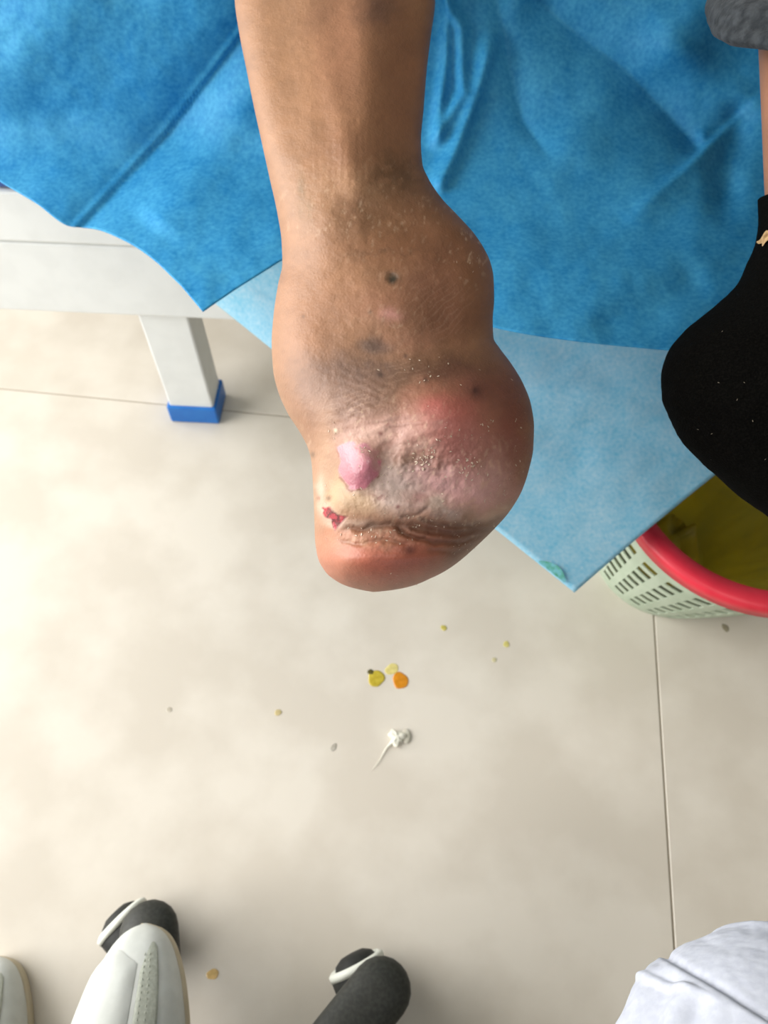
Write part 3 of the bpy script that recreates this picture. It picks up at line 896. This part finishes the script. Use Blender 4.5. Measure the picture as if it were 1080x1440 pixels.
# ------------------------------------------------------------------ bin with its bag
BB = np.array([.365, .506]); BT = np.array([.397, .472]); HB = .217
bin_ = empty('waste_bin', (BB[0], BB[1], 0), 'round pale green slotted waste bin with a red rim under the sheet corner', 'bin')
NC_, NS = 26, 7
ang_e, hole_c = [], []
for i in range(NC_):
    a0 = 2 * math.pi * i / NC_; da = 2 * math.pi / NC_
    for q_, hcol in ((0, 0), (.2, 0), (.4, 1), (.7, 1)):
        ang_e.append(a0 + da * q_); hole_c.append(hcol)
zs, hole_r = [0.0, .012], [0]
lo_, hi_ = .026, .178
step = (hi_ - lo_) / NS
zs.append(lo_); hole_r.append(0)
for i in range(NS):
    zs.append(lo_ + step * (i + .56)); hole_r.append(1)
    zs.append(lo_ + step * (i + 1)); hole_r.append(0)
zs.append(.205); hole_r.append(0)


def bin_pt(a, z, off=0.0):
    q_ = z / HB
    c_ = BB * (1 - q_) + BT * q_
    r_ = .088 + (.143 - .088) * (q_ ** .85 if q_ > 0 else 0) + off
    return np.array([c_[0] + r_ * math.cos(a), c_[1] + r_ * math.sin(a), z])


Vb = np.array([[bin_pt(a, z) for a in ang_e] for z in zs])
na = len(ang_e); fcs = []
for i in range(len(zs) - 1):
    for j in range(na):
        if hole_r[i] and hole_c[j]: continue
        j2 = (j + 1) % na
        fcs.append((i * na + j, i * na + j2, (i + 1) * na + j2, (i + 1) * na + j))
fcs.append(tuple(range(na))[::-1])
bb_ = mesh_np('bin_wall', Vb, fcs, M_BIN, smoothed=False)
sol = bb_.modifiers.new('thickness', 'SOLIDIFY'); sol.thickness = .0014; sol.offset = -1
under(bb_, bin_)
prof = [(.0, -.016), (.0035, -.016), (.006, .0), (.0045, .004), (-.004, .0052), (-.016, .004), (-.019, -.001), (-.016, -.004), (-.002, -.004), (-.001, -.016)]
aa_ = np.linspace(0, 2 * np.pi, 96, endpoint=False)
Vr = np.array([[(BT[0] + (.1435 + pr) * math.cos(a), BT[1] + (.1435 + pr) * math.sin(a), HB + pz) for a in aa_] for pr, pz in prof + prof[:1]])
rim = mesh_np('rim', Vr, grid_faces(len(prof) + 1, 96, True), M_RED); fix_normals(rim)
rim['label'] = 'glossy red rim'
under(rim, bin_)
# yellow bag inside
Vg = []
zl = np.linspace(HB - .021, .012, 40)
ag = np.linspace(0, 2 * np.pi, 120, endpoint=False)
for i, z in enumerate(zl):
    q_ = i / 39
    row = []
    for a in ag:
        wr = (math.sin(a * 9 + 3 * q_) * .5 + math.sin(a * 5 - 4 * q_ + 1) * .8 + math.sin(a * 17 + 8 * q_) * .25) * .007 * math.sin(math.pi * min(1, q_ * 1.1))
        p = bin_pt(a, z, -.0075 - .040 * q_ - abs(wr))
        p[2] += 0 if q_ < .04 else .004 * math.sin(a * 7 + 5 * q_) * min(1, (1 - q_) * 4)
        row.append(p)
    Vg.append(row)
c0 = np.array([BB[0], BB[1], .02])
for q_ in (.7, .4, .1):
    row = []
    for k_, a in enumerate(ag):
        p = np.array(Vg[39][k_]) * q_ + c0 * (1 - q_)
        p[2] = .014 + .055 * abs(math.sin(a * 1.5 + q_ * 4)) * (1 - abs(2 * q_ - .9)) + .03 * (1 - q_)
        row.append(p)
    Vg.append(row)
Vg = np.array(Vg)
bag = mesh_np('bin_bag', Vg, [tuple(f) for f in grid_faces(len(Vg), 120, True)] + [tuple(range(120 * (len(Vg) - 1), 120 * len(Vg)))], M_BAG, origin=(BB[0], BB[1], .02))
fix_normals(bag)
tag(bag, 'crumpled yellow plastic bag lining the red rimmed bin', 'bag')

# ------------------------------------------------------------------ stool with castors
SC = np.array([-.163, -.160])
CA1 = at_z(209, 1300, .078)[:2]; CA2 = at_z(542, 1384, .078)[:2]
stool = empty('swivel_stool', (SC[0], SC[1], 0), 'black castor base of a swivel stool at the bottom of the frame', 'stool')
a1 = math.atan2(*(CA1 - SC)[::-1]); a2_ = math.atan2(*(CA2 - SC)[::-1])
gap = (2 * math.pi - (a1 - a2_)) / 4
ends = [CA1, CA2] + [SC + .25 * np.array([math.cos(a2_ - gap * k), math.sin(a2_ - gap * k)]) for k in (1, 2, 3)]
axd = [(-.72, .69), (-.42, .90)] + [(-.5, -.8), (.9, .1), (.2, -.9)]
ring_at = [at_z(166, 1294, .05)[:2], at_z(501, 1358, .05)[:2], None, None, None]
for e, ad_, ring_c in zip(ends, axd, ring_at):
    dr = (e - SC) / np.linalg.norm(e - SC)
    arm = tube('base_arm', [[*(SC + dr * .03), .098], [*(SC + dr * .12), .092], [*(e - dr * .006), .079]], [.024, .0265, .0275], M_BLACK, n=24, flat=.55)
    under(arm, stool)
    cst = empty('castor', (e[0], e[1], 0))
    av = np.array(ad_) / np.hypot(*ad_)
    Z = Vector((av[0], av[1], .16)).normalized()
    X = Vector((0, 0, 1)).cross(Z).normalized(); Y = Z.cross(X)
    if ring_c is None: ring_c = e + av * .029
    wc = np.array([ring_c[0] - av[0] * .018, ring_c[1] - av[1] * .018, .0295])
    Mx = Matrix(((X[0], Y[0], Z[0], wc[0]), (X[1], Y[1], Z[1], wc[1]), (X[2], Y[2], Z[2], wc[2]), (0, 0, 0, 1)))
    wl = lathe('wheel', [(.004, -.026), (.022, -.026), (.027, -.022), (.0275, -.004), (.0275, .017), (.025, .0195), (.022, .020), (.019, .026), (.012, .030), (.002, .031)], M_RUBBER, n=44, M=Mx)
    rg = lathe('ring', [(.0225, .0165), (.0282, .0155), (.0284, .0205), (.0250, .0232), (.0215, .0222)], M_RING, n=44, M=Mx)
    rg['label'] = 'pale ring on the wheel'
    hd = lathe('stem', [(.004, .03), (.013, .03), (.015, .05), (.012, .072), (.004, .074)], M_RUBBER, n=20, M=Matrix.Translation((e[0] - dr[0] * .004, e[1] - dr[1] * .004, 0)))
    cst.parent = stool
    cst.matrix_parent_inverse = Matrix.Translation(stool.location).inverted()
    for p_ in (wl, rg, hd):
        p_.parent = cst
        p_.matrix_parent_inverse = Matrix.Translation((e[0], e[1], 0)).inverted()
under(lathe('hub', [(.01, .07), (.042, .072), (.046, .085), (.044, .112), (.03, .12), (.01, .12)], M_BLACK, n=32, M=Matrix.Translation((SC[0], SC[1], 0))), stool)
under(lathe('column', [(.002, .118), (.02, .119), (.02, .22), (.014, .221), (.014, .30), (.002, .301)], M_CHROME, n=24, M=Matrix.Translation((SC[0], SC[1], 0))), stool)
under(lathe('seat', [(.002, .297), (.13, .298), (.148, .307), (.152, .324), (.145, .340), (.10, .346), (.002, .344)], M_SEAT, n=48, M=Matrix.Translation((SC[0], SC[1] - .05, 0))), stool)

# ------------------------------------------------------------------ clinician
doc = empty('person', (-.06, -.36, .41), 'seated clinician in a white coat and white shoes at the bottom of the frame', 'person')


def white_shoe(cx, ytoe, z0, yaw):
    sh = bpy.data.objects.new('shoe', None); COL.objects.link(sh); sh.empty_display_size = .04
    sh.parent = doc
    sh.matrix_parent_inverse = Matrix.Translation(doc.location).inverted()
    sh.location = (cx, ytoe, z0); sh.rotation_euler[2] = yaw
    L_ = .27
    ys = np.concatenate([-(.018 - .018 * np.cos(np.linspace(0, np.pi / 2, 12))), np.linspace(-.022, -L_ + .02, 50), [-L_ + .012, -L_ + .005, -L_ + .001, -L_]])
    q_ = -ys / L_
    hw = pchip(q_, [0, .012, .04, .1, .2, .32, .5, .7, .9, .97, 1], [.001, .011, .021, .031, .0405, .0465, .043, .036, .034, .026, .001])
    ht = pchip(q_, [0, .012, .04, .1, .2, .32, .5, .62, .75, .93, 1], [.018, .024, .032, .041, .050, .059, .078, .092, .09, .086, .05])
    cxo = pchip(q_, [0, .2, .5, 1], [.004, .002, 0, 0])
    a = np.linspace(0, np.pi, 40)
    c_, s_ = np.cos(a), np.sin(a)
    X_ = cxo[:, None] + hw[:, None] * np.sign(c_) * np.abs(c_) ** .8
    Z_ = .012 + (ht - .012)[:, None] * s_ ** .75
    Vu = np.stack([X_, np.repeat(ys[:, None], 40, 1), Z_], -1)
    o = mesh_np('upper', Vu, [tuple(f) for f in grid_faces(len(ys), 40)], M_SHOE, sh)
    fix_normals(o)
    s2 = o.modifiers.new('thickness', 'SOLIDIFY'); s2.thickness = .002; s2.offset = -1

    def patch(name, alo, ahi, ylo, yhi, lift, m, nm=24):
        A_, Y_ = np.meshgrid(np.linspace(0, 1, 20), np.linspace(0, 1, nm), indexing='ij')
        yy = ylo(A_) * (1 - Y_) + yhi * Y_ if callable(ylo) else ylo * (1 - Y_) + yhi * Y_
        aL = alo(yy) if callable(alo) else alo; aH = ahi(yy) if callable(ahi) else ahi
        an = aL * (1 - A_) + aH * A_
        qq = -yy / L_
        hwv = pchip(qq.ravel(), q_, hw).reshape(qq.shape); htv = pchip(qq.ravel(), q_, ht).reshape(qq.shape); cxv = pchip(qq.ravel(), q_, cxo).reshape(qq.shape)
        ed = np.minimum(1, np.minimum(np.minimum(A_, 1 - A_) * 12, np.minimum(Y_ * 16, 1)))
        lf_ = .0004 + lift * ed
        cc_, sn_ = np.cos(an), np.sin(an)
        return mesh_np(name, np.stack([cxv + (hwv + lf_) * np.sign(cc_) * np.abs(cc_) ** .8, yy, .012 + (htv - .012 + lf_) * np.clip(sn_, 0, 1) ** .75], -1), grid_faces(20, nm), m, sh)
    # smooth vamp panel on the left, stitched grey band on the right
    patch('vamp_panel', 1.48, 2.75, lambda A_: -.021 - .012 * (2 * A_ - 1) ** 2, -.17, .0030, M_SHOE)
    patch('stitched_band', .95, 1.40, lambda A_: -.016 - .012 * (2 * A_ - .6) ** 2, -.17, .0009, M_SHOE_GREY)
    # stitches: a row of small beads along the band
    sv_, sf_ = [], []
    for k_ in range(30):
        y = -.026 - k_ * .0048; qq = -y / L_
        hwv = float(pchip(np.array([qq]), q_, hw)[0]); htv = float(pchip(np.array([qq]), q_, ht)[0]); cxv = float(pchip(np.array([qq]), q_, cxo)[0])
        for an in (1.33, 1.20):
            x = cxv + (hwv + .001) * abs(math.cos(an)) ** .8; z = .012 + (htv - .012 + .0012) * math.sin(an) ** .75
            b0 = len(sv_)
            for dx, dy, dz in ((-.0007, 0, 0), (0, -.0016, 0), (.0007, 0, 0), (0, .0016, 0), (0, 0, .0008)):
                sv_.append((x + dx, y + dy, z + dz))
            sf_ += [(b0, b0 + 1, b0 + 4), (b0 + 1, b0 + 2, b0 + 4), (b0 + 2, b0 + 3, b0 + 4), (b0 + 3, b0, b0 + 4)]
    stt = mesh_np('stitching', sv_, sf_, M_SHOE_GREY, sh, False); stt['kind'] = 'stuff'
    # sole
    out = [(cxo[i] + hw[i] + .0016, ys[i]) for i in range(len(ys))] + [(cxo[i] - hw[i] - .0016, ys[i]) for i in range(len(ys) - 1, -1, -1)]
    no = len(out); Vs_ = []
    for z in (0, .003, .013, .016):
        sh_ = .0015 if z in (0, .016) else 0
        Vs_.append([(x - math.copysign(sh_, x), y, z) for x, y in out])
    sl = mesh_np('sole', np.array(Vs_), [tuple(f) for f in grid_faces(4, no, True)] + [tuple(range(no))[::-1], tuple(range(3 * no, 4 * no))], M_SHOE_SOLE, sh)
    fix_normals(sl)
    return sh


white_shoe(-.219, .066, .098, math.radians(2))
white_shoe(-.388, .045, .0, math.radians(4))

# white trousers: thighs, knees and shins (only the right knee reaches into the picture)
hipL, hipR = np.array([-.14, -.38, .505]), np.array([.0, -.38, .505])
kneeR = np.array([.212, -.056, .405])
o = tube('trouser_leg', [hipR, hipR * .5 + kneeR * .5 + [0, 0, .012], kneeR, [.13, -.13, .30], [-.16, -.185, .205]], [.095, .094, .088, .062, .05], M_COAT, n=40, up=(0.02, 0, 1)); under(o, doc)
o = tube('trouser_leg', [hipL, [-.24, -.26, .49], [-.34, -.098, .445], [-.385, -.115, .27], [-.388, -.16, .12]], [.095, .088, .075, .055, .048], M_COAT, n=32, up=(1, 0, .1)); under(o, doc)
torso = tube('coat_body', [[-.06, -.46, .64], [-.06, -.45, .76], [-.06, -.42, .98], [-.06, -.40, 1.10]], [.17, .175, .19, .12], M_COAT, n=40, flat=.68, up=(0, 1, .05)); under(torso, doc)
for sx, pts in ((-1, [[-.24, -.41, 1.02], [-.34, -.30, .82], [-.27, -.13, .86], [-.14, -.06, .97]]), (1, [[.12, -.41, 1.02], [.24, -.30, .84], [.19, -.14, .88], [.10, -.07, .97]])):
    under(tube('coat_sleeve', pts, [.075, .062, .052, .046], M_COAT, n=28), doc)
# coat skirt over the right thigh: a fold with its front edge across the knee
def coat_surface(A_, B_, R_):
    """A_ along the thigh (0 at hip, 1 at the knee, beyond 1 round the kneecap), B_ around it"""
    ax = (kneeR - hipR) / np.linalg.norm(kneeR - hipR)
    side = np.cross(ax, [0, 0, 1]); side /= np.linalg.norm(side)
    upv = np.cross(side, ax)
    s_ = np.minimum(A_, 1); cap_ = np.clip(A_ - 1, 0, 1) * (np.pi / 2)
    P_ = hipR + (kneeR - hipR) * s_[..., None] + np.array([0, 0, .012]) * (np.sin(np.pi * s_))[..., None]
    rad_ = (side * np.sin(B_)[..., None] + upv * np.cos(B_)[..., None])
    return P_ + R_[..., None] * (np.cos(cap_)[..., None] * rad_ + np.sin(cap_)[..., None] * ax)


A_, B_ = np.meshgrid(np.linspace(.15, 1, 260), np.linspace(0, 1, 260), indexing='ij')
aMax = 1.56
AA = .1 + (aMax - .1) * (A_ - .15) / .85
BB_ = -1.55 + 3.0 * B_
PW = coat_surface(AA, BB_, np.full(AA.shape, .0955)) - np.array([0, 0, CAMZ])
dep = PW[..., 1] * SA - PW[..., 2] * CA
pu = 540 + F * PW[..., 0] / dep; pv = 720 - F * (PW[..., 1] * CA + PW[..., 2] * SA) / dep
lx_, ly_ = 1080 - 926, 1440 - 1346; ll_ = math.hypot(lx_, ly_)
sdl = (-(pu - 926) * ly_ + (pv - 1346) * lx_) / ll_           # the overlapping front edge of the coat
R_ = .0945 + .004 * (fbm(AA * 7, BB_ * 3, 91) - .5) + .0026 * smooth(-3, 5, sdl) - .0016 * np.exp(-((sdl + 7) / 6) ** 2)
pl = (pu - 926) * lx_ / ll_ + (pv - 1346) * ly_ / ll_
R_ += smooth(4, 26, sdl) * .0020 * np.sin(pl / 9 + .6 * np.sin(sdl / 20)) * (1 - smooth(60, 150, np.abs(pl - 10)))
R_ += .0022 * np.exp(-((sdl - 40 + .3 * pl) / 6) ** 2) * smooth(5, 20, sdl) + .003 * np.exp(-((AA - aMax + .03) / .035) ** 2)
coat = mesh_np('coat_skirt', coat_surface(AA, BB_, R_), grid_faces(260, 260), M_COAT)
sol = coat.modifiers.new('thickness', 'SOLIDIFY'); sol.thickness = .0022; sol.offset = 0
coat['label'] = 'white coat skirt draped over the knee'
under(coat, doc)

# ------------------------------------------------------------------ drops, scraps and specks on the floor
def drop(u, v, r, col, label, stretch=1.0, rot=0.0, seed=0, h=.0006, name='iodine_drop', cat='stain', group=None):
    p = at_z(np.array(u), np.array(v), 0.0)
    a = np.linspace(0, 2 * np.pi, 28, endpoint=False)
    rad_ = 1 + .07 * np.sin(2 * a + seed) + .05 * np.sin(3 * a + seed * 2) + .03 * np.sin(5 * a + seed * 3)
    ringsq = [(1.0, .00002), (.97, .6), (.8, .9), (.4, 1.0)]
    Vd = []
    for q_, z in ringsq:
        x = r * rad_ * np.cos(a) * q_; y = r * rad_ * np.sin(a) * q_ * stretch
        c_, s_ = math.cos(rot), math.sin(rot)
        Vd.append(np.stack([x * c_ - y * s_, x * s_ + y * c_, np.full(28, .0001 + h * z)], -1))
    Vd = np.array(Vd)
    key = 'liquid_%d_%d_%d' % tuple(col)
    m = bpy.data.materials.get(key) or mat(key, lin(*col), .22, .5, (180, 3, lin(*[min(255, c + 18) for c in col]), .4, .65))
    o = mesh_np(name, Vd, [tuple(f) for f in grid_faces(4, 28, True)] + [tuple(range(84, 112))], m)
    fix_normals(o)
    o.location = (p[0], p[1], 0)
    return tag(o, label, cat, group)


d1 = drop(529, 954, .0098, (178, 158, 46), 'olive yellow liquid drop on the tile, left of the orange drop', 1.1, .3, 1)
sub = drop(521, 945, .0036, (84, 76, 30), 'x', 1.0, 0, 2, h=.0010, name='dark_edge')
for kk in ('label', 'category'): del sub[kk]
under(sub, d1)
d2 = drop(563, 957, .0100, (196, 124, 18), 'orange liquid drop on the tile, right of the olive drop', 1.0, 0, 4)
sub = drop(551, 941, .0085, (204, 190, 118), 'x', .8, .8, 3, h=.0003, name='pale_smear')
for kk in ('label', 'category'): del sub[kk]
under(sub, d2)
drop(624, 883, .0038, (182, 170, 84), 'small olive drop on the floor just below the stump', 1, 0, 3, .0004)
drop(712, 906, .0040, (192, 182, 108), 'small pale yellow drop on the floor below the sheet edge', 1, 0, 5, .0004)
drop(695, 928, .0030, (186, 178, 140), 'faint greenish speck of liquid left of the pale yellow drop', 1, 0, 6, .0003)
drop(391, 1002, .0040, (182, 166, 118), 'small tan drop on the floor left of the cotton scrap', 1, 0, 7, .0004)
drop(238, 998, .0032, (176, 168, 152), 'tiny grey speck of liquid far left on the open floor', 1, 0, 8, .0003)
drop(299, 1370, .0060, (204, 172, 112), 'amber drop on the floor between the two castors', .8, .4, 9, .0004)
drop(1020, 883, .0042, (140, 132, 112), 'grey brown spot on the floor under the bin', 1.3, .2, 10, .0004)
drop(469, 1051, .0034, (164, 158, 146), 'faint grey spot on the floor left of the cotton scrap tail', 1.4, -.5, 11, .0003)

# cotton scrap with its thin tail
p = at_z(np.array(558.0), np.array(1038.0), 0.0)
cot = empty('cotton_scrap', (p[0], p[1], 0), 'small white cotton scrap with a thin tail on the floor', 'cotton')
M_COTTON = mat('cotton', lin(228, 226, 210), .9, .1, (400, 3, lin(238, 236, 224), .4, .6), (500, .6, .002))
bm = bmesh.new()
bmesh.ops.create_icosphere(bm, subdivisions=4, radius=1)
for v_ in bm.verts:
    a = math.atan2(v_.co.y, v_.co.x)
    k_ = 1 + .25 * math.sin(3 * a + .6) + .12 * math.sin(7 * a) + .22 * (float(vnoise(v_.co.x * 3 + 9, v_.co.y * 3 + v_.co.z * 2 + 9, 3)) - .5)
    v_.co = Vector((v_.co.x * .0088 * k_, v_.co.y * .0085 * k_, .0034 + v_.co.z * .0034 * (1 + .3 * math.sin(5 * a))))
bm_obj('tuft', bm, M_COTTON, cot, True)
bm = bmesh.new()
bmesh.ops.create_icosphere(bm, subdivisions=3, radius=1)
for v_ in bm.verts:
    v_.co = Vector((.011 + v_.co.x * .005, .002 + v_.co.y * .0085, .0016 + v_.co.z * .0014))
bm_obj('wisp', bm, mat('cotton_grey', lin(196, 192, 176), .9, .1, (300, 2, lin(206, 202, 188), .4, .6)), cot, True)
tl = tube('tail', [[-.004, -.004, .003], [-.012, -.012, .0016], [-.02, -.026, .001], [-.028, -.036, .0008]], [.0022, .0008, .0004, .0002], M_COTTON, cot, n=8, rings=5)
